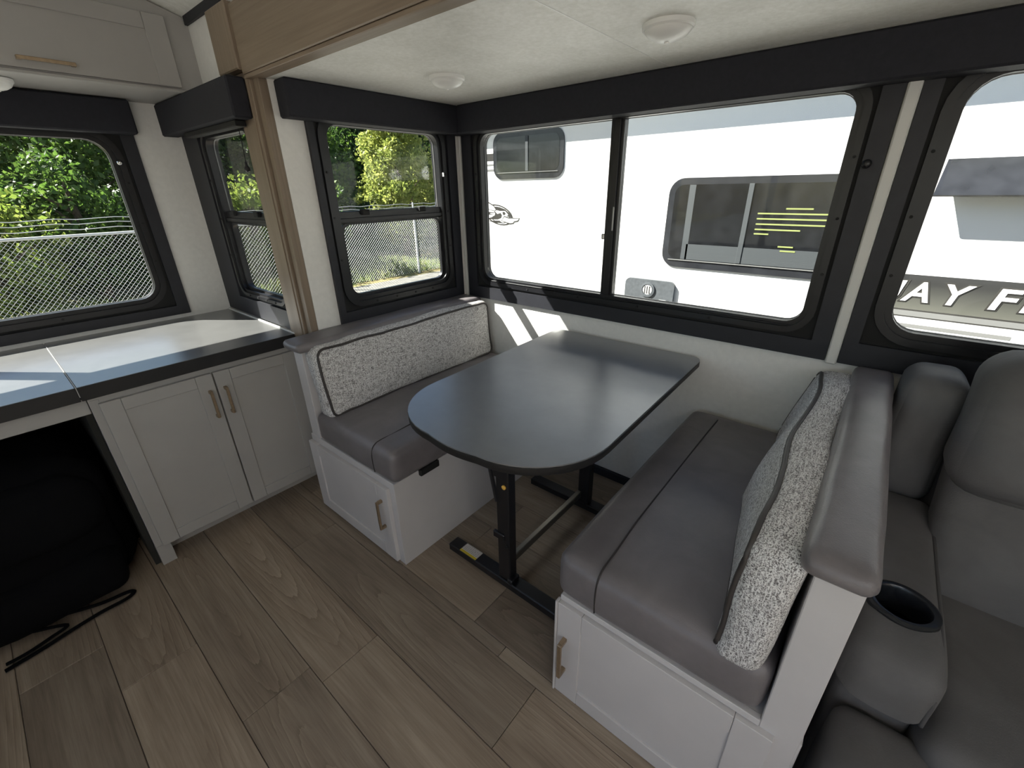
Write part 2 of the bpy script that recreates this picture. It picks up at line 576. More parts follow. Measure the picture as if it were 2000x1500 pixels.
# ------------------------------------------------------------------ floor
fl = sroot('floor', (0, 0, 0))
obj('subfloor', MB().box((XR - .05, YO - .05, -.06), (XF + .05, YW + .05, -.009)), 'gap', fl)
rows = []
y = .065 - .2155 * 9
while y < .757 - .001:
    rows.append((y, min(y + .2155, .757))); y += .2155
y = .757
while y < YW - .001:
    rows.append((y, min(y + .2075, YW))); y += .2075
known = {4: .0}
L = 1.22
for i, (a, b) in enumerate(rows):
    # joints that the photograph shows
    off = None
    for (jy, jx) in ((.17, None), (.38, -1.075), (-.04, -1.56), (.86, -.836), (.6, -1.735)):
        if jx is not None and a < jy < b:
            off = jx
    if off is None:
        off = random.uniform(-1.2, 0)
    x = off
    while x > XR - .02:
        x -= L
    while x < XF:
        x0, x1 = max(x, XR - .02), min(x + L, XF)
        if x1 - x0 > .02:
            obj('plank', MB().box((x0 + .0008, a + .0008, -.009), (x1 - .0008, b - .0008, 0), .0015), 'plank', fl)
        x += L

# ------------------------------------------------------------------ walls
def arch(yy):
    return 2.325 - .19 * min(1.2, abs((yy + .4) / 1.3)) ** 2
def archloop(y0, y1, z0, dz=0.0, n=14):
    return [(y0, z0), (y1, z0)] + [(y1 + (y0 - y1) * i / n, arch(y1 + (y0 - y1) * i / n) + dz) for i in range(n + 1)]
def wall(name, pl, u0, u1, v0, v1, holes=(), th=.06, mat='wall'):
    mb = MB(); cur = u0
    for (a, b, c, d) in sorted(holes):
        if a > cur: slab(mb, pl, cur, a, v0, v1, -th, 0)
        slab(mb, pl, a, b, v0, c, -th, 0); slab(mb, pl, a, b, d, v1, -th, 0); cur = b
    if u1 > cur: slab(mb, pl, cur, u1, v0, v1, -th, 0)
    return struct(obj(name, mb, mat, base=pl.at(0)((u0 + u1) / 2, v0)))
def hole(g, e=.05): return (g[0] - e, g[1] + e, g[2] - e, g[3] + e)
G1 = (-1.75, -.172, 1.01, 1.735)      # glass of the wide slide-out window
G2 = (.072, 1.35, 1.03, 1.735)        # glass of the window behind the sofa
G3 = (1.105, 1.712, 1.012, 1.735)     # glass in the slide-out end wall
G4 = (-1.36, .562, .992, 1.712)       # rear window
G5 = (-2.612, -2.125, 1.01, 1.715)    # small window beside the rear counter
wsb = wall('wall_slide_back', PlY(YW), XE - .06, XF, -.01, ZC + .05, [hole(G1), hole(G2)])
M['bounce_dark'] = simple('dark_bounce_sheet', (.06, .06, .065), .5)  # unseen dark sheet added outside to cut light bounced onto the neighbouring trailer
mb = MB(); slab(mb, PlY(YW), XE - .06, G1[0] - .05, -.3, ZC + .05, -.066, -.0605); slab(mb, PlY(YW), G1[0] - .05, XF, -.3, .95, -.066, -.0605); slab(mb, PlY(YW), G1[0] - .05, XF, 1.80, ZC + .05, -.066, -.0605)
obj('bounce_sheet', mb, 'bounce_dark', wsb)
wall('wall_slide_end', PlX(XE), .905, YW, -.01, ZC + .05, [hole(G3)], mat='wall')
wr = wall('wall_rear', PlX(XR), YO - .05, YS + .06, -.01, 2.09, [hole(G4)])
obj('gable', MB().prism(archloop(YO - .05, YS + .06, 2.09, .01), PlX(XR).at(-.06), PlX(XR).at(0)), 'wall', wr)
wall('wall_side', PlY(YS), XR - .06, -1.96, -.01, 2.14, [hole(G5, .035)])
wall('wall_side_header', PlY(YS), -1.96, XF, ZC + .031, 2.14, [], mat='wall_white')
G6 = (-2.3, -.1, .80, 1.78); G7 = (.25, 1.0, .05, 1.92); G8 = (1.3, 2.85, .80, 1.78)
wall('wall_opposite', PlYn(YO), XR - .06, XF, -.01, 2.14, [hole(G6), hole(G7), hole(G8)])
wall('wall_front', PlX(XF + .06), YO - .05, YW + .06, -.01, 2.0)
struct(obj('wall_front_gable', MB().prism(archloop(YO - .05, YS + .06, 2.0, .01), PlX(XF + .06).at(-.06), PlX(XF + .06).at(0)), 'wall'))
# slide-out ceiling: two panels that meet at a seam
mb = MB().box((XE - .05, .895, ZC), (-.742, YW + .05, ZC + .03)); 
struct(obj('ceiling', mb, 'ceiling'))
struct(obj('ceiling', MB().box((-.738, .895, ZC), (XF, YW + .05, ZC + .03)), 'ceiling'))
struct(obj('trim_9', MB().box((-.742, .895, ZC - .001), (-.738, YW, ZC + .003)), 'plastic_white'))
# arched main ceiling
mb = MB(); n = 14; pr = []
for i in range(n + 1):
    t = i / n; yy = YO - .06 + t * (YS + .06 - YO + .06)
    s = (yy - (-.4)) / 1.3
    pr.append((yy, 2.325 - .19 * min(1.2, abs(s)) ** 2))
vs = []; fs = []
for (yy, zz) in pr:
    vs += [(XR - .06, yy, zz), (XF + .06, yy, zz), (XR - .06, yy, zz + .03), (XF + .06, yy, zz + .03)]
for i in range(n):
    a = 4 * i; b = a + 4
    fs += [(a, a + 1, b + 1, b), (a + 2, b + 2, b + 3, a + 3)]
mb.add(vs, fs)
struct(obj('ceiling', mb, 'ceiling', smooth='all', recalc=False))
struct(obj('trim_1', MB().box((-2.45, YS - .014, 2.112), (XF, YS, 2.155), .002), 'black_trim'))
# oak surround of the slide-out opening
tr = sroot('trim_2', (-2.02, .86, 0))
obj('casing', MB().box((-2.09, .86, 0), (-1.948, YS, 1.885), .002), 'wood_v', tr)
obj('reveal_strip', MB().box((-1.944, .872, 0), (XE, .905, ZC), .002), 'wood_v', tr)
obj('bead', MB().box((-1.972, .856, 0), (-1.966, .862, 1.885), .001), 'wood_v', tr)
struct(obj('trim_3', MB().box((-2.128, .832, 1.888), (-1.955, YS, 2.085), .004), 'wood_v'))
bm_ = sroot('trim_4', (0, .85, ZC))
obj('beam_face', MB().box((-1.955, .845, ZC + .012), (XF, YS + .02, 2.075), .003), 'wood_h', bm_)
obj('beam_lip', MB().box((-1.955, .849, ZC - .002), (XF, .897, ZC + .011), .002), 'wood_h', bm_)
# pale batten between the two slide-out windows, black base strip
struct(obj('trim_5', MB().box((-.063, YW - .022, .884), (-.030, YW, 1.75), .004), 'edge'))
struct(obj('trim_6', MB().box((XE + .0, YW - .014, .884), (XE + .018, YW, 1.75), .002), 'edge'))
struct(obj('baseboard_back', MB().box((-1.25, YW - .018, 0), (-.46, YW, .05), .003), 'black_trim'))

# ------------------------------------------------------------------ windows
def window(name, pl, g, r, trim, mid_h=None, mid_v=None, panes=('glass', 'glass'), outer_e=.045, screws=True):
    base = pl.at(0)((g[0] + g[1]) / 2, g[2])
    root = sroot(name, base)
    u0, u1, v0, v1 = g; e = outer_e
    f = lambda x, rr: rrect(u0 - x, u1 + x, v0 - x, v1 + x, rr)
    if trim:
        mb = MB().ring(rrect(*trim, .003), rrect(u0 - e - .012, u1 + e + .012, v0 - e - .012, v1 + e + .012, .002), pl.at(0), pl.at(.016))
        obj('surround_board', mb, 'black_trim', root)
    mb = MB().ring(f(e + .016, .002), f(.02, r + .02), pl.at(-.012), pl.at(.003))
    obj('gasket', mb, 'black_deep', root)
    mb = MB().ring(f(e, r + e), f(e * .45, r + e * .45), pl.at(-.02), pl.at(.012))
    mb.ring(f(e * .5, r + e * .5), f(0, r), pl.at(-.05), pl.at(.002))
    obj('frame', mb, 'black_frame', root, smooth=True)
    obj('bright_bead', MB().ring(f(.003, r + .003), f(-.002, r - .002), pl.at(-.036), pl.at(-.031)), 'bead', root, smooth=True)
    if mid_h:
        a, b = mid_h; ov = .012
        obj('pane', MB().prism([p for p in rrect(u0, u1, b - ov, v1, r)], pl.at(-.042), pl.at(-.038)), panes[0], root)
        obj('pane', MB().prism([p for p in rrect(u0 + .015, u1 - .015, v0, a + ov, r)], pl.at(-.028), pl.at(-.024)), panes[1], root)
        mb = MB(); slab(mb, pl, u0 - .004, u1 + .004, a, b, -.045, -.012, .003); slab(mb, pl, u0 - .004, u1 + .004, a + .005, a + (b - a) * .45, -.02, -.004, .002)
        obj('meeting_rail', mb, 'black_frame', root)
        mb = MB().ring(rrect(u0, u1, v0, a + .004, r), rrect(u0 + .016, u1 - .016, v0 + .012, a - .006, r * .8), pl.at(-.034), pl.at(-.016))
        obj('lower_sash', mb, 'black_frame', root, smooth=True)
        for q in (.22, .78):
            mb = MB(); uu = u0 + (u1 - u0) * q; slab(mb, pl, uu - .02, uu + .02, b - .018, b + .006, -.02, .004, .003)
            obj('latch', mb, 'black_deep', root)
    elif mid_v:
        a, b = mid_v
        obj('pane', MB().prism(rrect(u0, b, v0, v1, r), pl.at(-.028), pl.at(-.024)), panes[0], root)
        obj('pane', MB().prism(rrect(a, u1, v0, v1, r), pl.at(-.042), pl.at(-.038)), panes[1], root)
        mb = MB(); slab(mb, pl, a, b, v0 - .004, v1 + .004, -.045, -.008, .003); slab(mb, pl, a + .02, b - .012, v0, v1, -.02, .002, .002)
        obj('meeting_rail', mb, 'black_frame', root)
    else:
        obj('pane', MB().prism(rrect(u0, u1, v0, v1, r), pl.at(-.042), pl.at(-.038)), panes[0], root)
    if screws:
        k = 0
        pts = [(u0 + (u1 - u0) * q, v0 - e * .72) for q in (.2, .4, .6, .8)] + [(u0 - e * .72, v0 + (v1 - v0) * q) for q in (.25, .5, .75)] + [(u1 + e * .72, v0 + (v1 - v0) * q) for q in (.25, .5, .75)]
        for (uu, vv) in pts:
            mb = MB().prism([(uu + .005 * math.cos(t * math.pi / 4), vv + .005 * math.sin(t * math.pi / 4)) for t in range(8)], pl.at(.011), pl.at(.0145))
            obj('screw', mb, 'black_deep', root)
    return root
pB, pE, pR, pS, pO = PlY(YW), PlX(XE), PlX(XR), PlY(YS), PlYn(YO)
w1 = window('window_1', pB, G1, .055, (-1.872, -.066, .892, 1.76), mid_v=(-1.005, -.945), panes=('glass_screen', 'glass'), outer_e=.04)
mb = MB(); slab(mb, pB, -.965, -.958, 1.30, 1.40, -.008, .004, .002); obj('latch_bar', mb, 'galv', w1)
mb = MB(); slab(mb, pB, -1.012, -.998, 1.262, 1.285, -.02, .006, .003); obj('latch', mb, 'chrome', w1)
obj('knob', MB().lathe([(.004, 0), (.011, -.004), (.013, -.012), (.009, -.018), (.002, -.02)], (-.106, YW - .016, 1.532), 16, 'Y'), 'black_frame', w1, smooth='all')
mb = MB(); 
for i in range(3): slab(mb, pB, G1[0] + .01, G1[1] - .01, G1[2] - .034 + i * .010, G1[2] - .030 + i * .010, .0, .009, .001)
obj('sill_track', mb, 'black_frame', w1)
w2 = window('window_2', pB, G2, .075, (-.028, 1.46, .892, 1.76))
w3 = window('window_3', pE, G3, .05, (1.018, 1.828, .894, 1.76), mid_h=(1.345, 1.397))
mb = MB(); slab(mb, pE, 1.722, 1.734, 1.54, 1.565, .0, .016, .003); obj('latch', mb, 'chrome', w3)
w4 = window('window_4', pR, G4, .08, (-1.47, .672, .889, 1.75), mid_v=(-.435, -.365))
obj('knob', MB().lathe([(.004, 0), (.010, .004), (.012, .012), (.008, .018), (.002, .02)], (XR + .012, .585, 1.617), 16, 'X'), 'chrome', w4, smooth='all')
w5 = window('window_5', pS, G5, .05, (-2.855, -2.092, .878, 1.75), mid_h=(1.345, 1.397), outer_e=.03)
w6 = window('window_6', pO, G6, .06, (-2.0, -.1, .88, 1.8), mid_v=(-1.08, -1.02), screws=False)
w8 = window('window_7', pO, G8, .06, (1.2, 2.8, .88, 1.8), screws=False)
w7 = window('door_1', pO, G7, .03, None, screws=False)
for o_ in [c for c in w7.children if c.name.startswith('pane')]:
    bpy.data.objects.remove(o_, do_unlink=True)     # unseen entry doorway left open, added to let in more daylight

# ------------------------------------------------------------------ window valances
def valance(lo, hi, label):
    o = obj('window_valance', MB().box(lo, hi, .006), 'black_fabric')
    return tag(o, label, 'valance', 'padded black window valances')
valance((XE + .088, YW - .095, 1.737), (1.46, YW - .001, ZC - .001), 'long padded black valance over the wide dinette window and sofa window')
valance((XE + .001, .925, 1.737), (XE + .086, YW - .001, ZC - .001), 'padded black valance over the tall window behind the tweed bench')
vr = valance((XR + .001, -1.46, 1.734), (XR + .085, .678, 1.868), 'wide padded black valance under the overhead cabinet at the rear window')
vs_root = thing('window_valance', 'short padded black valance beside the oak post, with a hanging pull cord', 'valance', (-2.4, .84, 1.737), 'padded black window valances')
obj('box', MB().box((XR + .001, .79, 1.737), (-1.978, YS - .026, 1.87), .006), 'black_fabric', vs_root)
obj('roller_bracket', MB().box((-2.62, .81, 1.715), (-2.03, .85, 1.7365), .003), 'black_deep', vs_root)
pc = obj('pull_cord', MB().tube([(-2.10, .845, 1.737), (-2.101, .845, 1.66), (-2.108, .845, 1.595)], .0015, 6), 'black_deep', vs_root)
obj('cord_knob', MB().lathe([(.002, .02), (.005, .016), (.005, .006), (.011, -.004), (.012, -.014), (.004, -.019)], (-2.109, .845, 1.578), 14), 'black_frame', pc, smooth='all')

# ------------------------------------------------------------------ ceiling lights
def dome(name, c, r, label):
    t = thing(name, label, 'light', c, 'round dome ceiling lights')
    obj('rim', MB().lathe([(r * .9, 0), (r, 0), (r, -.010), (r * .94, -.014), (r * .88, -.012)], c, 40), 'plastic_white', t, smooth=True)
    obj('lens', MB().lathe([(r * .93, -.008), (r * .9, -.016), (r * .75, -.026), (r * .5, -.034), (r * .25, -.038), (.006, -.039)], c, 40), 'plastic_white', t, smooth='all')
    obj('switch_nub', MB().lathe([(.006, -.036), (.006, -.042), (.002, -.043)], c, 12), 'plastic_white', t, smooth=True)
    return t
dome('ceiling_light', (-1.415, 1.345, ZC), .066, 'white dome ceiling light near the corner above the tweed bench')
dome('ceiling_light', (-.575, 1.345, ZC), .066, 'white dome ceiling light right of the ceiling seam')
dome('ceiling_light', (-2.62, .262, 1.871), .05, 'white dome light under the overhead cabinet')

def add_fill(x, y_, label):  # unseen globe lamps added behind the camera to brighten the interior
    top = arch(y_); t = thing('fill_lamp', label, 'lamp', (x, y_, 1.62), 'added fill lamps behind the camera')
    obj('rod', MB().tube([(x, y_, top - .02), (x, y_, 1.80)], .006, 8), 'black_frame', t, smooth=True)
    obj('canopy', MB().lathe([(.05, 0), (.05, -.02), (.02, -.03)], (x, y_, top), 24), 'black_frame', t, smooth=True)
    obj('globe', MB().lathe([(.02, .18), (.055, .165), (.085, .13), (.1, .09), (.085, .04), (.05, .01), (.01, 0)], (x, y_, 1.62), 24), 'fill_glow', t, smooth='all')
def m_glow():
    t = NT('fill_globe')
    t.b.inputs['Base Color'].default_value = (.8, .78, .74, 1)
    t.b.inputs['Emission Color'].default_value = (1, .97, .97, 1)
    t.b.inputs['Emission Strength'].default_value = FILL_STRENGTH
    return t.m
FILL_STRENGTH = 8.5
M['fill_glow'] = m_glow()
add_fill(2.5, -1.0, 'added fill globe, out of view at the front end of the trailer')
add_fill(1.7, -1.0, 'added fill globe, out of view between the other two')
add_fill(.9, -1.0, 'added fill globe, out of view nearest the entry door')

# ------------------------------------------------------------------ rear base cabinet, desk opening and counters
def shaker(parent, axis, u0, u1, v0, v1, d, st, rail, mat, bottom=True, th=.018):
    """door on plane: axis 'X' => front at x=d facing +x (u=y); axis 'Y' => front at y=d facing -y (u=x)"""
    pl = PlX(d) if axis == 'X' else PlY(d)
    g = .0008
    mb = MB(); slab(mb, pl, u0 + st - .004, u1 - st + .004, v0 + (rail - .004 if bottom else 0), v1 - rail + .004, -th, -.006)
    dr = obj('door', mb, mat, parent)
    for (a, b) in ((u0, u0 + st - g), (u1 - st + g, u1)):
        m2 = MB(); slab(m2, pl, a, b, v0, v1, -th, 0, .0015); obj('stile', m2, mat, dr)
    rs = [(v1 - rail, v1)] + ([(v0, v0 + rail)] if bottom else [])
    for (a, b) in rs:
        m2 = MB(); slab(m2, pl, u0 + st, u1 - st, a + g, b - g, -th, 0, .0015); obj('rail', m2, mat, dr)
    return dr
def pull(parent, axis, u, v0, v1, d, vertical=True, th=.011, stand=.028):
    pl = PlX(d) if axis == 'X' else PlY(d)
    mb = MB()
    if vertical:
        slab(mb, pl, u - th / 2, u + th / 2, v0, v1, stand - .009, stand, .0015)
        for vv in (v0 + .006, v1 - .006): slab(mb, pl, u - th / 2, u + th / 2, vv - .006, vv + .006, -.001, stand - .009)
    else:
        slab(mb, pl, v0, v1, u - th / 2, u + th / 2, stand - .009, stand, .0015)
        for vv in (v0 + .006, v1 - .006): slab(mb, pl, vv - .006, vv + .006, u - th / 2, u + th / 2, -.001, stand - .009)
    return part_label(obj('handle', mb, 'brass', parent), 'square brushed brass bar handle')
XC = -2.085
bc = thing('base_cabinet', 'greige two-door base cabinet under the black counter beside the oak post', 'cabinet', (-2.45, .48, 0))
mb = MB().box((XR + .002, .098, .10), (XC, .86 - .002, .815), .002)
obj('body', mb, 'cab', bc)
obj('toe_kick', MB().box((XR + .002, .098, 0), (-2.19, .858, .10)), 'cab', bc)
obj('leg_panel', MB().box((-2.15, .098, 0), (XC, .150, .10), .001), 'cab', bc)
obj('face_stile', MB().box((XC - .02, .098, .10), (XC + .001, .128, .8), .001), 'cab', bc)
d1 = shaker(bc, 'X', .122, .4875, .103, .786, XC + .019, .062, .05, 'cab')
d2 = shaker(bc, 'X', .4935, .847, .103, .786, XC + .019, .062, .05, 'cab')
pull(d1, 'X', .461, .592, .716, XC + .019); pull(d2, 'X', .520, .592, .716, XC + .019)
dk = thing('desk_cabinet', 'greige desk frame with an open knee space coloured dark as shade under the left counter', 'desk', (-2.45, -.7, 0))
obj('apron', MB().box((-2.12, -1.68, .752), (XC, .096, .815), .002), 'cab', dk)
obj('knee_back', MB().box((XR + .002, -1.68, .0), (XR + .03, .096, .752)), 'knee_shade', dk)
obj('knee_side', MB().box((XR + .03, .078, 0), (XC - .03, .0965, .752)), 'knee_shade', dk)
obj('knee_roof', MB().box((XR + .03, -1.68, .74), (-2.12, .078, .752)), 'knee_shade', dk)
obj('end_panel', MB().box((XR + .03, -1.68, 0), (XC, -1.65, .752), .002), 'cab', dk)
def counter(y0, y1, label, strip):
    t = thing('countertop', label, 'counter', ((XR - 2.055) / 2, (y0 + y1) / 2, .815), 'black laminate counters')
    obj('slab', MB().box((XR + .002, y0, .8155), (-2.058, y1, .868), .002), 'counter', t)
    obj('edge_band', MB().box((-2.058, y0, .8155), (-2.055, y1, .8675), .001), 'counter_edge', t)
    return t
c1 = counter(.0855, .858, 'black laminate counter above the two-door cabinet, catching sun', True)
obj('seal_strip', MB().box((XR + .002, .858, .862), (-2.058, .866, .874), .002), 'edge', c1)
c2 = counter(-1.68, .0825, 'black laminate desktop left of the counter joint, catching sun', False)
obj('joint_strip', MB().box((XR + .03, .0827, .83), (-2.056, .0853, .8695), .0005), 'galv', c1)

# overhead cabinet
oc = thing('overhead_cabinet', 'greige overhead cabinet across the rear wall with a long brass pull', 'cabinet', (-2.65, -.4, 1.872))
obj('body', MB().prism(archloop(-1.68, YS - .0005, 1.873, -.004), PlX(XR).at(.002), PlX(-2.455).at(0)), 'cab', oc)
obj('bottom_lip', MB().box((-2.47, -1.68, 1.869), (-2.444, .845, 1.880), .002), 'cab', oc)
od = shaker(oc, 'X', .0, .797, 1.886, 2.125, -2.435, .075, .056, 'cab', bottom=False)
pull(od, 'X', 1.912, .318, .47, -2.435, vertical=False, th=.011, stand=.022)
od2 = shaker(oc, 'X', -.81, -.008, 1.886, 2.125, -2.435, .075, .056, 'cab', bottom=False)
pull(od2, 'X', 1.912, -.48, -.33, -2.435, vertical=False, th=.011, stand=.022)

# black bag under the desk with a trailing strap
def bagdef(P):
    n1 = noise.noise_vector(P * 4.0) * .05 + noise.noise_vector(P * 11) * .012
    q = P + n1
    q.z = max(.004, q.z)
    return q
bag = thing('bag', 'slumped black fabric bag under the desk with a strap trailing on the floor', 'bag', (-2.35, -.35, 0))
obj('body', MB().cushion((-2.66, -.86, .0), (-2.10, .055, .60), .12, (.03, .02, .05), 22, bagdef), 'bag', bag, smooth='all')
obj('flap', MB().cushion((-2.30, -.84, .26), (-2.06, .02, .56), .09, (.03, .0, .02), 16, bagdef), 'bag', bag, smooth='all')
obj('skirt', MB().cushion((-2.28, -.80, .0), (-2.03, -.01, .22), .08, (.02, .0, .0), 14, bagdef), 'bag', bag, smooth='all')
def smoothline(p, k=6):
    out = []
    p = [Vector(x) for x in p]
    for i in range(len(p) - 1):
        a = p[max(i - 1, 0)]; b = p[i]; c = p[i + 1]; d = p[min(i + 2, len(p) - 1)]
        for j in range(k):
            t = j / k
            out.append(.5 * ((2 * b) + (c - a) * t + (2 * a - 5 * b + 4 * c - d) * t * t + (3 * b - a - 3 * c + d) * t ** 3))
    out.append(p[-1]); return out
obj('strap', MB().tube(smoothline([(-2.06, -.22, .03), (-2.035, -.12, .012), (-2.022, -.04, .010), (-2.003, -.022, .010), (-1.985, -.05, .010), (-1.985, -.13, .010), (-1.972, -.22, .010), (-1.956, -.30, .010), (-1.947, -.385, .010)]), .0085, 8, flat=.6), 'bag', bag, smooth='all')
obj('strap', MB().tube(smoothline([(-2.05, -.30, .03), (-2.01, -.22, .014), (-1.99, -.27, .012), (-1.975, -.33, .012), (-1.975, -.38, .012)]), .0075, 8, flat=.6), 'bag', bag, smooth='all')

# ------------------------------------------------------------------ dinette benches
def wob(amp, sc=9, seed=0):
    s = Vector((seed * 7.3, seed * 3.1, seed))
    return lambda P: P + noise.noise_vector((P + s) * sc) * amp
bl = thing('dinette_bench', 'pale dinette bench with paneled door, standing against the window end wall', 'bench', (-1.6, 1.3, 0), 'dinette benches')
obj('base_box', MB().box((XE + .002, YB, .0), (-1.257, YW - .002, .425), .002), 'cabwhite', bl)
obj('back_panel', MB().box((-1.89, YB + .002, .425), (-1.815, YW - .004, .862), .002), 'cabwhite', bl)
obj('front_skin', MB().box((-1.2575, YB - .001, 0.0), (-1.2535, YW - .002, .425), .001), 'cabwhite', bl)
d = shaker(bl, 'Y', -1.905, -1.288, .012, .392, YB - .018, .075, .06, 'cabwhite')
pull(d, 'Y', -1.333, .182, .325, YB - .018)
obj('cap', MB().cushion((XE + .003, YB - .035, .862), (-1.758, YW - .03, .905), .02, (.0, .004, .006), 18, wob(.003, 8, 2)), 'leather', bl, smooth='all')
obj('hold_strap', MB().box((-1.258, .888, .398), (-1.238, .99, .430), .004), 'black_deep', bl)
sc = thing('seat_cushion', 'brown-grey leatherette seat cushion on the bench at the window end wall', 'cushion', (-1.52, 1.3, .43), 'bench seat cushions')
obj('pad', MB().cushion((-1.80, YB - .008, .428), (-1.232, YW - .022, .572), .035, (.006, .008, .012), 24, wob(.004, 6, 1)), 'leather', sc, smooth='all')
pts = [(-1.355, YB - .0125, .45), (-1.356, YB - .013, .53)] + [(-1.357, YB + .012, .571), (-1.358, YB + .1, .5755)] + [(-1.36, yy, .5805) for yy in (1.0, 1.2, 1.4, 1.6)] + [(-1.36, 1.78, .575)]
obj('seam', MB().tube(smoothline(pts), .0022, 6), 'leather_seam', sc, smooth='all')
bk = thing('back_cushion', 'grey tweed back cushion leaning on the bench below the tall window', 'cushion', (-1.75, 1.3, .57), 'tweed back cushions')
def leanL(P):
    t = (P.z - .57) / .31
    return P + Vector((.035 * (1 - t), 0, -.03 * max(0, min(1, (.86 - P.y) / .11)) * (1 - t))) + noise.noise_vector(P * 7 + Vector((3, 1, 2))) * .008
obj('pad', MB().cushion((-1.812, YB + .012, .572), (-1.712, YW - .03, .885), .03, (.018, .008, .006), 22, leanL), 'tweed', bk, smooth='all')
def piploop(x, y0, y1, z0, z1, f, r=.035):
    lp = rrect(y0, y1, z0, z1, r, 5); out = []
    for i in range(len(lp)):
        a = lp[i]; b = lp[(i + 1) % len(lp)]
        m = max(1, int(math.hypot(b[0] - a[0], b[1] - a[1]) / .04))
        out += [f(Vector((x, a[0] + (b[0] - a[0]) * k / m, a[1] + (b[1] - a[1]) * k / m))) for k in range(m)]
    return out
obj('piping', MB().tube(piploop(-1.717, YB + .022, YW - .04, .582, .876, leanL), .0058, 8, closed=True), 'piping', bk, smooth='all')

br = thing('dinette_bench', 'pale dinette bench with paneled door, standing beside the grey recliner', 'bench', (-.2, 1.3, 0), 'dinette benches')
obj('base_box', MB().box((-.462, YB, .0), (.128, YW - .002, .418), .002), 'cabwhite', br)
obj('back_panel', MB().box((.050, YB - .002, .0), (.124, YW - .004, .862), .002), 'cabwhite', br)
obj('box_rim', MB().box((-.466, YB - .006, .400), (.05, YB + .012, .4195), .002), 'cabwhite', br)
d = shaker(br, 'Y', -.466, .082, .004, .398, YB - .018, .078, .062, 'cabwhite')
pull(d, 'Y', -.437, .128, .272, YB - .018, stand=.034, th=.013)
obj('edge_lip', MB().box((-.474, YB - .022, .002), (-.4665, YB, .402), .002), 'cabwhite', br)
obj('cap', MB().cushion((.022, YB - .03, .858), (.135, YW - .035, .908), .024, (.0, .004, .008), 18, wob(.003, 8, 5)), 'leather', br, smooth='all')
sc = thing('seat_cushion', 'brown-grey leatherette seat cushion on the bench next to the recliner', 'cushion', (-.2, 1.3, .43), 'bench seat cushions')
obj('pad', MB().cushion((-.482, YB - .008, .421), (.046, YW - .022, .572), .035, (.006, .008, .012), 24, wob(.004, 6, 3)), 'leather', sc, smooth='all')
pts = [(-.355, YB - .0135, .44), (-.355, YB - .014, .53)] + [(-.355, YB + .012, .572), (-.356, YB + .1, .577)] + [(-.36, yy, .5815) for yy in (1.0, 1.2, 1.4, 1.6)] + [(-.36, 1.78, .576)]
obj('seam', MB().tube(smoothline(pts), .0025, 6), 'leather_seam', sc, smooth='all')
bk = thing('back_cushion', 'grey tweed back cushion with wavy piping, leaning on the bench next to the recliner', 'cushion', (0, 1.3, .57), 'tweed back cushions')
def leanR(P):
    t = (P.z - .57) / .31
    k = max(0, min(1, (P.y - .85) / .45))
    wv = Vector((.010 * math.sin(P.y * 9) * k, 0, .008 * math.sin(P.y * 13) * k))
    sag = max(0, min(1, (.86 - P.y) / .11))
    return P + Vector(((-.02 - .065 * k) * (1 - t), 0, -.04 * sag * (1 - .6 * t))) + wv + noise.noise_vector(P * 6 + Vector((9, 1, 2))) * .009
obj('pad', MB().cushion((-.058, YB - .014, .570), (.044, YW - .035, .885), .03, (.016, .008, .006), 22, leanR), 'tweed', bk, smooth='all')
obj('piping', MB().tube(piploop(-.053, YB - .004, YW - .045, .580, .876, leanR), .0062, 8, closed=True), 'piping', bk, smooth='all')

# ------------------------------------------------------------------ dinette table
tb = thing('dinette_table', 'charcoal laminate dinette table with rounded end on black trestle legs', 'table', (-.85, 1.25, 0))
TZ = .808
def ttop(x0=-1.205, x1=-.468, y0=.708, y1=1.842, e=0):
    cx = (x0 + x1) / 2; pts = []
    def arc(cxx, cyy, rx, ry, a0, a1, n):
        for i in range(n):
            a = math.radians(a0 + (a1 - a0) * i / (n - 1))
            pts.append((cxx + (rx - e) * math.cos(a), cyy + (ry - e) * math.sin(a)))
    arc(x0 + .05, y1 - .05, .05, .05, 180, 90, 8)
    arc(x1 - .05, y1 - .05, .05, .05, 90, 0, 8)
    r = .27
    # bowed near end with generous corners
    for i in range(13):
        a = math.radians(0 - 90 * i / 12)
        px, py = x1 - r + (r - e) * math.cos(a), y0 + r + (r - e) * math.sin(a)
        pts.append((px, py + .035 * (1 - min(1, abs(px - cx) / .37)) * 0))
    for i in range(1, 8):
        t = i / 8; px = (x1 - r) + (x0 - x1 + 2 * r) * t
        pts.append((px, y0 + e - .012 * math.sin(math.pi * t)))
    for i in range(13):
        a = math.radians(-90 - 90 * i / 12)
        pts.append((x0 + r + (r - e) * math.cos(a), y0 + r + (r - e) * math.sin(a)))
    ang = math.radians(1.0); cy = (y0 + y1) / 2
    return [(cx + (p - cx) * math.cos(ang) - (q - cy) * math.sin(ang), cy + (p - cx) * math.sin(ang) + (q - cy) * math.cos(ang)) for p, q in pts]
mb = MB().prism(ttop(e=.001), lambda u, v: (u, v, TZ - .004), lambda u, v: (u, v, TZ))
obj('table_top', mb, 'table', tb)
mb = MB(); o1 = ttop(e=.0); o2 = ttop(e=.004); n = len(o1)
lv = [(o2, TZ - .003), (o1, TZ - .006), (o1, TZ - .026), (o2, TZ - .031)]
vs = [(u, v, z) for lp, z in lv for u, v in lp]
fs = [(k * n + i, k * n + (i + 1) % n, (k + 1) * n + (i + 1) % n, (k + 1) * n + i) for k in range(3) for i in range(n)] + [tuple(range(n)), tuple(range(3 * n, 4 * n))]
mb.add(vs, fs); obj('edge_band', mb, 'counter_edge', tb, smooth=True)
LX = -.845
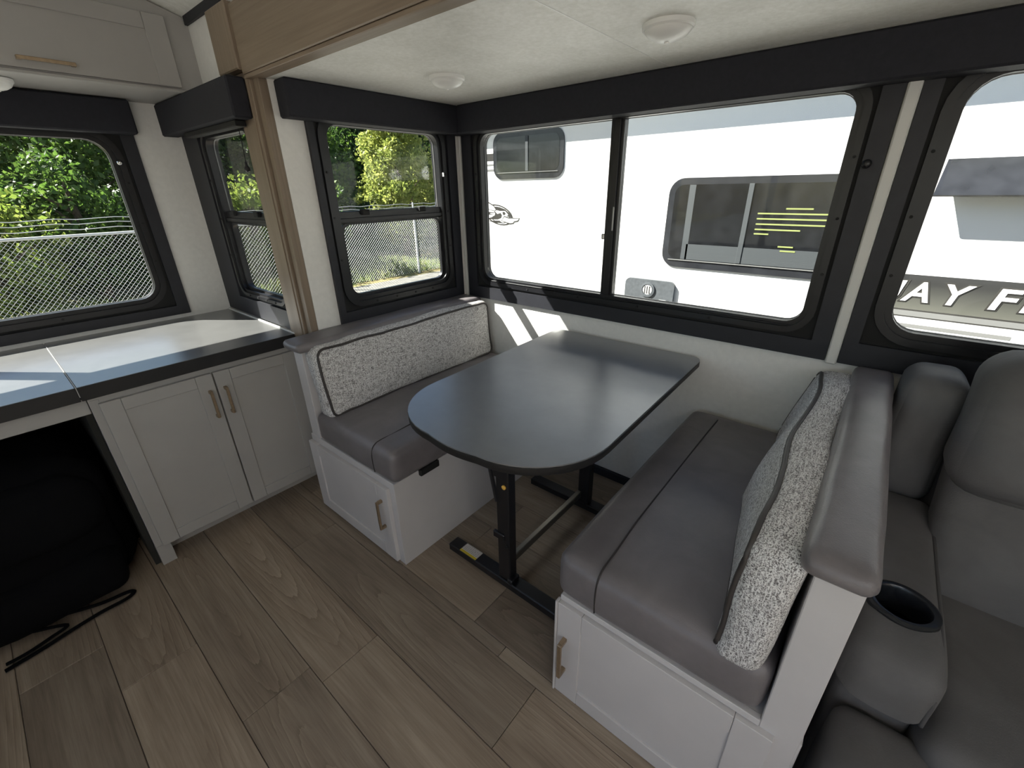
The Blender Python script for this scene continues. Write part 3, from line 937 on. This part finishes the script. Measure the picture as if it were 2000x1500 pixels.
def trestle(yc, zt, lx):
    obj('foot', MB().box((-1.165, yc - .028, .012), (-.53, yc + .028, .048), .004), 'steel_black', tb)
    obj('post', MB().box((lx - .03, yc - .022, .048), (lx + .03, yc + .022, zt), .004), 'steel_black', tb)
    obj('top_plate', MB().box((lx - .22, yc - .03, zt), (lx + .22, yc + .03, TZ - .0315), .003), 'steel_black', tb)
    for sx in (-1.13, -.57):
        obj('glide', MB().lathe([(.013, 0), (.013, .010), (.006, .013)], (sx, yc, 0), 12), 'plastic_white', tb)
trestle(.965, TZ - .055, LX); trestle(1.565, TZ - .055, LX)
obj('stretcher', MB().box((LX - .03, .99, .075), (LX - .006, 1.545, .11), .003), 'tube_grey', tb)
obj('release_handle', MB().tube([(LX - .015, .943, .63), (LX - .05, .942, .615), (LX - .055, .942, .58), (LX - .026, .943, .43)], .008, 8), 'steel_black', tb, smooth=True)
obj('button', MB().lathe([(.009, 0), (.009, -.004), (.006, -.006)], (LX + .012, .943, .508), 16, 'Y'), 'orange', tb, smooth=True)
obj('hinge_block', MB().box((LX - .036, .936, .54), (LX + .036, .95, .62), .004), 'steel_black', tb)
obj('hinge_block', MB().box((LX - .045, .934, .255), (LX + .01, .95, .285), .004), 'steel_black', tb)
obj('bolt', MB().lathe([(.008, 0), (.008, -.006), (.004, -.008)], (LX + .02, .943, .235), 12, 'Y'), 'black_deep', tb)
obj('bracket', MB().box((LX + .02, .935, .048), (LX + .045, .985, .07), .003), 'steel_black', tb)
part_label(obj('warning_sticker', MB().box((-1.098, .939, .0478), (-1.005, .988, .0486)), 'label', tb), 'white sticker with a yellow warning stripe')

# ------------------------------------------------------------------ recliner
rc = thing('recliner_sofa', 'charcoal upholstered recliner with a cup holder in its armrest', 'sofa', (.6, 1.3, 0))
def arm(x0, x1, cup):
    obj('arm_base', MB().cushion((x0 + .012, .93, .02), (x1 - .012, 1.56, .47), .03, (0, 0, 0), 12), 'sofa', rc, smooth='all')
    cx, cy = (x0 + x1) / 2, 1.045
    def hump(P):
        t = max(0, min(1, (1.02 - P.y) / .13))
        return P + Vector((0, 0, -.03 * t * t if P.z > .5 else 0)) + noise.noise_vector(P * 5) * .004
    pad = MB().cushion((x0, .90, .455), (x1, 1.58, .62), .045, (.0, .01, .006), 20, hump)
    ob = obj('armrest', pad, 'sofa', rc, smooth='all')
    obj('welt', MB().tube(smoothline([(x1 - .014, 1.54, .608), (x1 - .014, 1.3, .610), (x1 - .014, 1.05, .609), (x1 - .014, .95, .585), (x1 - .014, .915, .55), (x1 - .014, .908, .48)]), .0045, 6), 'sofa_seam', ob, smooth='all')
    if cup:
        c0 = (cx, cy + .02, .62)
        cut = obj('cutter', MB().lathe([(.0505, -.075), (.0505, .05)], c0, 40), 'sofa')
        md = ob.modifiers.new('cut', 'BOOLEAN'); md.operation = 'DIFFERENCE'; md.object = cut; md.solver = 'EXACT'
        dg = bpy.context.evaluated_depsgraph_get()
        me2 = bpy.data.meshes.new_from_object(ob.evaluated_get(dg))
        ob.modifiers.clear(); ob.data = me2
        me2.polygons.foreach_set('use_smooth', [True] * len(me2.polygons)); me2.set_sharp_from_angle(angle=math.radians(40))
        bpy.data.objects.remove(cut, do_unlink=True)
        obj('cup_holder', MB().lathe([(.0485, -.06), (.0485, .004), (.052, .009), (.060, .0095), (.066, .006), (.067, -.004), (.0503, -.004), (.0503, -.06)], c0, 40), 'cup', ob, smooth=True)
        obj('cup_well', MB().lathe([(.0502, -.068), (.0502, -.061), (.001, -.061)], c0, 32), 'black_deep', ob, smooth=True)
M['cup'] = simple('cup_holder_plastic', (.012, .014, .018), .25)
arm(.148, .312, True); arm(.99, 1.154, False)
obj('seat', MB().cushion((.30, .86, .22), (1.0, 1.44, .485), .05, (0, .02, .018), 20, wob(.007, 5, 4)), 'sofa', rc, smooth='all')
obj('footrest', MB().cushion((.165, .72, .05), (1.0, .925, .435), .04, (0, .015, 0), 12, wob(.005, 5, 6)), 'sofa', rc, smooth='all')
obj('frame', MB().box((.16, .95, .0), (1.14, 1.75, .2), .01), 'sofa', rc)
def lean(y_at, z0, k):
    return lambda P: P + Vector((0, (P.z - z0) * k, 0)) + noise.noise_vector(P * 4.5) * .007
obj('lower_back', MB().cushion((.285, 1.33, .44), (1.015, 1.50, .80), .05, (0, .025, 0), 18, lean(0, .48, .42)), 'sofa', rc, smooth='all')
hd = obj('headrest', MB().cushion((.268, 1.40, .735), (1.03, 1.60, 1.085), .075, (0, .035, .012), 20, lean(0, .74, .22)), 'sofa', rc, smooth='all')
obj('wing', MB().cushion((.142, 1.545, .60), (.288, 1.76, .975), .045, (.004, .012, .006), 16, lean(0, .6, .12)), 'sofa', rc, smooth='all')
obj('wing', MB().cushion((1.01, 1.545, .60), (1.156, 1.76, .975), .045, (.004, .012, .006), 16, lean(0, .6, .12)), 'sofa', rc, smooth='all')
obj('back_shell', MB().box((.16, 1.60, .2), (1.14, 1.78, .85), .02), 'sofa', rc)

# ------------------------------------------------------------------ outside: ground
GZ = -.79
struct(obj('ground_lot', MB().box((-10.35, -40, GZ - .1), (60, 60, GZ)), 'asphalt'))
struct(obj('ground_verge', MB().box((-40, -40, GZ - .12), (-10.35, 60, GZ - .01)), 'verge'))
mb = MB(); nx, ny = 26, 50; vs = []; fs = []
for i in range(nx + 1):
    for j in range(ny + 1):
        x = -15.5 - 22 * i / nx; yy = -16 + 62 * j / ny
        z = GZ + 11 * (i / nx) ** .6 + (noise.noise(Vector((x * .5, yy * .5, 0))) + .6 * noise.noise(Vector((x * 1.6, yy * 1.6, 3)))) * (1.4 if i else 0)
        vs.append((x, yy, z))
for i in range(nx):
    for j in range(ny):
        a = i * (ny + 1) + j; fs.append((a, a + 1, a + ny + 2, a + ny + 1))
mb.add(vs, fs)
struct(obj('wooded_hill', mb, 'hill', smooth='all', recalc=False))

# fence
FX = -10.6
fn = thing('chain_link_fence', 'galvanised chain link fence topped with barbed wire along the verge', 'fence', (FX, 5, GZ))
FT = .868
mb = MB(); st = .075; y0, y1 = -1.5, 14.0; zb = GZ + .03; H = FT - zb; wdt = .0032
vs = []; fs = []
def strand(a, b):
    k = len(vs); a = Vector(a); b = Vector(b); t = (b - a).normalized(); s_ = Vector((1, 0, 0)); q = t.cross(s_)
    for p in (a, b):
        vs.extend([p + q * wdt, p - q * wdt * .5 + s_ * wdt, p - q * wdt * .5 - s_ * wdt])
    fs.extend([(k, k + 1, k + 4, k + 3), (k + 1, k + 2, k + 5, k + 4), (k + 2, k, k + 3, k + 5)])
yy = y0
while yy < y1:
    for sg in (1, -1):
        a = (FX + .003 * sg, yy, zb); b = (FX + .003 * sg, yy + sg * H, FT + .02)
        if min(a[1], b[1]) > y0 - .01 and max(a[1], b[1]) < y1 + .01:
            strand(a, b)
        else:   # clip at the ends
            lim = y1 if sg > 0 else y0; k_ = abs(lim - yy) / H
            strand(a, (a[0], lim, zb + H * min(1, k_)))
    yy += st
mb.add(vs, fs)
me = obj('wire_mesh', mb, 'galv', fn, recalc=False); me['kind'] = 'stuff'
obj('top_rail', MB().tube([(FX, y0, FT), (FX, y1, FT)], .024, 8), 'galv', fn, smooth=True)
for k in range(-1, 5):
    py = 8.46 - 3.0 * (3 - k)
    if y0 < py < y1:
        p = obj('post', MB().tube([(FX - .03, py, GZ), (FX - .03, py, FT + .05)], .034, 10), 'galv', fn, smooth=True)
        obj('wire_arm', MB().box((FX - .045, py - .015, FT + .03), (FX - .01, py + .015, FT + .30), .003), 'galv', p)
for zz in (FT + .10, FT + .185, FT + .26):
    pts = [(FX - .02, y0 + (y1 - y0) * i / 60, zz + .012 * math.sin(i * 2.1)) for i in range(61)]
    obj('barbed_wire', MB().tube(pts, .006, 4), 'galv', fn)

# foliage
def leaves(centers, n_each, spread, size, seed):
    r = np.random.default_rng(seed)
    C = np.repeat(np.array([c[:3] for c in centers]), n_each, 0)
    S = np.repeat(np.array([c[3] for c in centers]), n_each)
    N = len(C)
    dirs = r.normal(size=(N, 3)); dirs /= np.linalg.norm(dirs, axis=1)[:, None]
    P = C + dirs * (S * r.uniform(.3, 1, N) ** .5)[:, None] * np.array(spread)
    a = r.normal(size=(N, 3)); a /= np.linalg.norm(a, axis=1)[:, None]
    b = np.cross(a, r.normal(size=(N, 3))); b /= np.linalg.norm(b, axis=1)[:, None]
    sz = size * r.uniform(.6, 1.4, N)[:, None]
    V = np.stack([P - a * sz, P + b * sz * .55, P + a * sz, P - b * sz * .55], 1).reshape(-1, 3)
    F = np.arange(4 * N).reshape(-1, 4)
    return V, F
def leafmesh(name, V, F, mat, parent):
    off = np.array(wloc(parent))
    me = bpy.data.meshes.new(name)
    me.vertices.add(len(V)); me.vertices.foreach_set('co', (V - off).astype(np.float32).ravel())
    me.loops.add(F.size); me.loops.foreach_set('vertex_index', F.astype(np.int32).ravel())
    me.polygons.add(len(F)); me.polygons.foreach_set('loop_start', np.arange(0, F.size, 4, dtype=np.int32))
    me.update(calc_edges=True)
    me.materials.append(M[mat])
    o = bpy.data.objects.new(name, me); col.objects.link(o); o.parent = parent
    o['kind'] = 'stuff'
    return o
def tree(name, label, base, h, rx, ry, z0, ncl, nl, size, mat, seed, group=None, clr=.45, pointy=0):
    t = thing(name, label, 'tree' if 'tree' in name else 'shrub', base, group)
    r = random.Random(seed); cl = []
    while len(cl) < ncl:
        x, y_, z = (r.uniform(-1, 1) for _ in range(3))
        d_ = x * x + y_ * y_ + z * z
        if d_ > 1: continue
        if d_ < .25 and r.random() < .6: continue
        zz = z0 + (h - z0) * (z + 1) / 2
        k = 1 - pointy * max(0, (zz - z0) / (h - z0) - .35) / .65
        cl.append((base[0] + x * rx * k, base[1] + y_ * ry * k, base[2] + zz, clr * r.uniform(.6, 1.2)))
    V, F = leaves(cl, nl, (1, 1, .8), size, seed)
    leafmesh('foliage', V, F, mat, t)
    b = Vector(base)
    obj('trunk', MB().tube([b, b + Vector((.05, .03, h * .3)), b + Vector((-.04, .05, h * .6)), b + Vector((.02, 0, h * .85))], [.14, .11, .07, .02], 8), 'bark', t, smooth=True)
    for k in range(5):
        a = k * 1.257; z_ = h * (.25 + .1 * k)
        obj('branch', MB().tube([b + Vector((0, 0, z_)), b + Vector((rx * .4 * math.cos(a), ry * .4 * math.sin(a), z_ + h * .12)), b + Vector((rx * .7 * math.cos(a), ry * .7 * math.sin(a), z_ + h * .2))], [.05, .03, .01], 6), 'bark', t, smooth=True)
    return t
tree('pear_tree', 'sunlit yellow-green tree rising behind the fence in the tall window', (-12.8, 9.75, GZ), 5.3, 1.3, 1.55, .6, 190, 110, .058, 'leaf_gold', 11, clr=.34, pointy=.75)
bgt = [
    ((-17.0, -1.0), 5.6, 'leaf_green', 'bushy green tree at the far left edge of the rear window'),
    ((-16.6, 2.0), 5.2, 'leaf_green', 'bushy green tree filling the rear window behind the fence'),
    ((-17.8, 5.2), 5.8, 'leaf_dark', 'dark green tree between the rear window and the small side window'),
    ((-16.8, 8.0), 5.4, 'leaf_green', 'green tree seen through the small side window'),
    ((-18.5, 11.2), 6.4, 'leaf_dark', 'tall dark tree directly behind the yellow-green tree'),
    ((-17.6, 14.4), 6.2, 'leaf_dark', 'dark green tree left of the yellow-green tree crown'),
    ((-18.0, 17.6), 6.4, 'leaf_dark', 'dark green tree right of the yellow-green tree crown'),
    ((-18.6, 20.9), 6.4, 'leaf_dark', 'dark green tree at the end of the wooded bank'),
]
for i, ((x, yy), h, m, lab) in enumerate(bgt):
    tree('broadleaf_tree', lab, (x, yy, GZ), h, 1.9, 2.2, .2, 120, 150, .078, m, 30 + i, 'trees on the wooded bank', clr=.85)
shr = [((-13.0, .2), 2.6, 'leaf_fresh', 'yellow-tipped shrub behind the fence at the left of the rear window'),
       ((-13.4, 1.7), 3.0, 'leaf_green', 'green shrub behind the fence at the right of the rear window'),
       ((-13.2, 3.4), 2.6, 'leaf_green', 'green shrub behind the fence hidden by the rear corner'),
       ((-13.0, 5.0), 2.6, 'leaf_fresh', 'fresh green shrub behind the fence in the small side window'),
       ((-13.2, 6.6), 3.0, 'leaf_green', 'green shrub behind the fence beside the yellow-green tree'),
       ((-13.0, 12.2), 2.6, 'leaf_green', 'green shrub behind the fence at the right of the tall window')]
for i, ((x, yy), h, m, lab) in enumerate(shr):
    tree('roadside_shrub', lab, (x, yy, GZ), h, .9, 1.1, .1, 70, 90, .06, m, 60 + i, 'shrubs behind the fence', clr=.4)
# grass tufts along the fence
N = 9000
px = rng.uniform(-12.4, -10.7, N); py = rng.uniform(-1, 14, N)
hgt = rng.uniform(.08, .32, N) * (1 + .8 * np.sin(py * 1.7) * .5)
dx = rng.normal(0, .10, N); dy = rng.normal(0, .10, N)
A = np.stack([px, py - .012, np.full(N, GZ)], 1); B = np.stack([px, py + .012, np.full(N, GZ)], 1)
Cc = np.stack([px + dx, py + dy + .004, GZ + hgt], 1); D = np.stack([px + dx, py + dy - .004, GZ + hgt], 1)
gr = thing('verge_grass', 'dry yellow-green grass growing along the foot of the fence', 'grass', (-11.5, 6, GZ))
gr['kind'] = 'stuff'
leafmesh('blades', np.stack([A, B, Cc, D], 1).reshape(-1, 3), np.arange(4 * N).reshape(-1, 4), 'grass', gr)

# ------------------------------------------------------------------ neighbouring trailer
YT = 3.9
tv = thing('travel_trailer', 'white travel trailer with grey lettering parked outside the dinette window', 'trailer', (-1, 5.1, GZ))
pT = PlY(YT)
obj('body', MB().box((-3.95, YT, -.32), (4.5, YT + 2.4, 2.45), .02), 'rv_white', tv)
obj('awning_box', MB().box((-3.9, YT - .155, 2.10), (4.2, YT, 2.22), .02), 'rv_white', tv)
obj('skirt', MB().box((-3.9, YT + .04, -.62), (4.4, YT + 2.3, -.32)), 'rv_dark', tv)
for xx in (-2.9, -2.0):
    obj('wheel', MB().lathe([(.1, 0), (.3, 0), (.34, .04), (.34, .18), (.3, .22), (.1, .22)], (xx, YT + .03, GZ + .34), 28, 'Y'), 'black_deep', tv, smooth=True)
def tvwin(u0, u1, v0, v1, r, div):
    mb = MB().prism(rrect(u0, u1, v0, v1, r), pT.at(0), pT.at(.012))
    wn = obj('trailer_window', mb, 'glass_frame', tv)
    obj('tinted_pane', MB().prism(rrect(u0 + .05, u1 - .05, v0 + .07, v1 - .05, r * .6), pT.at(.012), pT.at(.014)), 'glass_dark', wn)
    obj('drip_line', MB().box((u0 + .06, YT - .02, v0 + .058), (u1 - .06, YT - .012, v0 + .064)), 'rv_grey', wn)
    for dv in div:
        mb = MB(); slab(mb, pT, dv - .018, dv + .018, v0 + .07, v1 - .05, .013, .022, .002); obj('divider', mb, 'curtain', wn)
    return wn
wn = tvwin(-3.455, -2.562, 1.57, 2.005, .11, (-3.0,))
wn = tvwin(-1.50, -.15, .835, 1.537, .12, (-.875,))
mb = MB(); slab(mb, pT, -1.30, -.22, .905, 1.03, .0145, .016); slab(mb, pT, -1.335, -1.285, .905, 1.485, .0145, .016)
obj('curtain', mb, 'curtain', wn)
for i, (a, b, v) in enumerate([(-.80, -.24, 1.275), (-.80, -.24, 1.238), (-.80, -.24, 1.20), (-.80, -.50, 1.162), (-.80, -.70, 1.13), (-.62, -.45, 1.31), (-.62, -.52, 1.045), (-.60, -.50, 1.015)]):
    mb = MB(); slab(mb, pT, a, b, v, v + .010, .0145, .018); obj('blind_gap_light', mb, 'lime', wn)  # light seen through blind gaps, coloured in as thin lime bars
# hatch with furnace vent
mb = MB().prism(rrect(-1.812, -1.345, .40, .703, .05), pT.at(0), pT.at(.03)); ht = obj('hatch', mb, 'rv_hatch', tv)
obj('vent_ring', MB().lathe([(.068, 0), (.068, -.012), (.05, -.014), (.046, -.006)], (-1.585, YT - .03, .612), 28, 'Y'), 'rv_hatch', ht, smooth=True)
obj('vent_disc', MB().lathe([(.044, -.004), (.044, -.010), (.03, -.012), (.002, -.012)], (-1.585, YT - .03, .612), 24, 'Y'), 'galv', ht, smooth=True)
for k in range(3):
    mb = MB(); slab(mb, pT, -1.625 + .022 * k + .012, -1.625 + .022 * k + .02, .58, .645, .0415, .0435); obj('vent_bar', mb, 'rv_dark', ht)
obj('hatch_lock', MB().box((-1.47, YT - .042, .50), (-1.40, YT - .03, .535), .003), 'galv', ht)
# open awning window near the sofa
aw = obj('awning_window', MB().add([(.165, YT - .004, 1.60), (2.2, YT - .004, 1.60), (2.2, YT - .155, 1.405), (.145, YT - .155, 1.405), (.165, YT - .001, 1.585), (2.2, YT - .001, 1.585), (2.2, YT - .145, 1.397), (.145, YT - .145, 1.397)],
    [(0, 1, 2, 3), (4, 7, 6, 5), (0, 3, 7, 4), (1, 5, 6, 2), (0, 4, 5, 1), (3, 2, 6, 7)]), 'glass_frame', tv)
# painted stripes
def dec(name, u0, u1, v0, v1, m, d=.0015):
    mb = MB(); slab(mb, pT, u0, u1, v0, v1, 0, d); return obj(name, mb, m, tv)
dec('stripe', -3.93, -3.46, 1.752, 1.822, 'rv_dark'); dec('stripe', -3.93, -3.46, 1.705, 1.722, 'rv_grey'); dec('stripe', -3.93, -3.46, 1.651, 1.672, 'rv_grey')
dec('decal_band', -.05, 3.2, .700, .925, 'rv_band'); dec('stripe', -.05, 3.2, .690, .6985, 'rv_dark'); dec('stripe', -.05, 3.2, .655, .690, 'rv_grey'); dec('stripe', -.05, 3.2, .648, .6545, 'rv_dark')
dec('stripe', -.05, .74, .578, .602, 'rv_grey'); dec('stripe', -.05, .74, .520, .535, 'rv_grey')
dec('trim_moulding', -3.93, 4.3, .455, .47, 'rv_grey', .006)
# lettering
def letter(ch, x0, x1, z0, z1, shear=.22):
    for (ofs, dep, m, nm) in ((.045, .0022, 'rv_dark', 'letter_outline'), (.03, .0034, 'print_white', None), (.012, .0044, 'rv_dark', None), (.0, .0056, 'print_white', 'letter')):
        if nm is None: continue
        cu = bpy.data.curves.new('c', 'FONT'); cu.body = ch; cu.size = 1; cu.offset = ofs + .02; cu.extrude = .1; cu.resolution_u = 4
        to = bpy.data.objects.new('c', cu); col.objects.link(to)
        dg = bpy.context.evaluated_depsgraph_get()
        me = bpy.data.meshes.new_from_object(to.evaluated_get(dg))
        bpy.data.objects.remove(to, do_unlink=True)
        co = np.array([v.co for v in me.vertices])
        if nm == 'letter_outline':
            key = ch
        lo = LET.setdefault(ch, None)
        if lo is None:
            LET[ch] = lo = (co.min(0), co.max(0))
        a, b = lo
        vs = []
        for p in co:
            u = (p[0] - a[0]) / (b[0] - a[0]); v = (p[1] - a[1]) / (b[1] - a[1])
            z = z0 + (z1 - z0) * v
            x = x0 + (x1 - x0) * u + shear * (z - z0)
            vs.append((x, YT - .0015 - (dep if p[2] > 0 else 0), z))
        mb = MB().add(vs, [tuple(f.vertices) for f in me.polygons])
        obj(nm, mb, m, tv, recalc=False)
        bpy.data.meshes.remove(me)
LET = {}
for ch, a, b in (('J', .030, .160), ('A', .156, .322), ('Y', .322, .492), ('F', .576, .690), ('L', .712, .815), ('I', .835, .87), ('G', .89, 1.045), ('H', 1.065, 1.205), ('T', 1.225, 1.355)):
    letter(ch, a, b, .745, .89)
# bird emblem
def poly(name, pts, m, d0, d1):
    obj(name, MB().prism(pts, pT.at(d0), pT.at(d1)), m, em)
em = obj('emblem', MB().prism([(-3.41 + .205 * math.cos(a) * 1.0, 1.214 - .06 * math.cos(a) * .55 + .104 * math.sin(a)) for a in [2 * math.pi * i / 40 for i in range(40)]], pT.at(0), pT.at(.0012)), 'rv_dark', tv)
ell = lambda s: [(-3.41 + s * .205 * math.cos(a), 1.214 - s * .033 * math.cos(a) + s * .104 * math.sin(a)) for a in [2 * math.pi * i / 40 for i in range(40)]]
poly('emblem_ring', ell(.87), 'print_white', .0012, .0016)
poly('emblem_ring', ell(.79), 'rv_dark', .0016, .0020)
poly('emblem_field', ell(.72), 'print_white', .0020, .0024)
def outlined(pts, m='print_white', g=.012):
    n = len(pts)
    area = sum(pts[k][0] * pts[(k + 1) % n][1] - pts[(k + 1) % n][0] * pts[k][1] for k in range(n))
    sg = 1 if area > 0 else -1
    big = []
    for k in range(n):
        a, b, c = Vector(pts[k - 1]), Vector(pts[k]), Vector(pts[(k + 1) % n])
        e1 = (b - a).normalized(); e2 = (c - b).normalized()
        nn = Vector((e1.y + e2.y, -e1.x - e2.x)) * sg
        nn = nn.normalized() if nn.length > 1e-6 else Vector((e1.y, -e1.x)) * sg
        big.append((b.x + nn.x * g, b.y + nn.y * g))
    poly('emblem_outline', big, 'rv_dark', .0020, .0030)
    poly('emblem_feather', pts, m, .0030, .0034)
poly('emblem_shade', [(-3.473, 1.297), (-3.392, 1.295), (-3.313, 1.273), (-3.237, 1.225), (-3.234, 1.191), (-3.292, 1.201), (-3.268, 1.219), (-3.314, 1.257), (-3.393, 1.255), (-3.45, 1.266)], 'rv_dark', .0024, .0028)
poly('emblem_shade', [(-3.632, 1.263), (-3.574, 1.253), (-3.525, 1.225), (-3.635, 1.22)], 'rv_dark', .0012, .0028)
poly('emblem_shade', [(-3.562, 1.151), (-3.397, 1.156), (-3.35, 1.129), (-3.48, 1.13)], 'rv_dark', .0024, .0028)
outlined([(-3.74, 1.40), (-3.644, 1.358), (-3.553, 1.333), (-3.481, 1.302), (-3.45, 1.266), (-3.474, 1.257), (-3.564, 1.276), (-3.646, 1.315), (-3.73, 1.36)])
outlined([(-3.73, 1.345), (-3.647, 1.309), (-3.565, 1.27), (-3.475, 1.251), (-3.467, 1.24), (-3.541, 1.242), (-3.64, 1.28), (-3.72, 1.32)])
outlined([(-3.72, 1.222), (-3.644, 1.217), (-3.559, 1.212), (-3.46, 1.215), (-3.51, 1.19), (-3.561, 1.178), (-3.646, 1.175), (-3.71, 1.18)])
outlined([(-3.324, 1.195), (-3.269, 1.179), (-3.119, 1.183), (-3.138, 1.163), (-3.192, 1.153), (-3.2, 1.139), (-3.247, 1.132), (-3.365, 1.157)])
poly('emblem_body', [(-3.458, 1.249), (-3.427, 1.224), (-3.378, 1.236), (-3.359, 1.211), (-3.372, 1.182), (-3.421, 1.167), (-3.495, 1.165), (-3.549, 1.172), (-3.51, 1.19), (-3.464, 1.203)], 'rv_dark', .0034, .0038)
poly('emblem_head', [(-3.354, 1.245), (-3.322, 1.248), (-3.303, 1.229), (-3.327, 1.212), (-3.343, 1.217)], 'rv_dark', .0030, .0038)
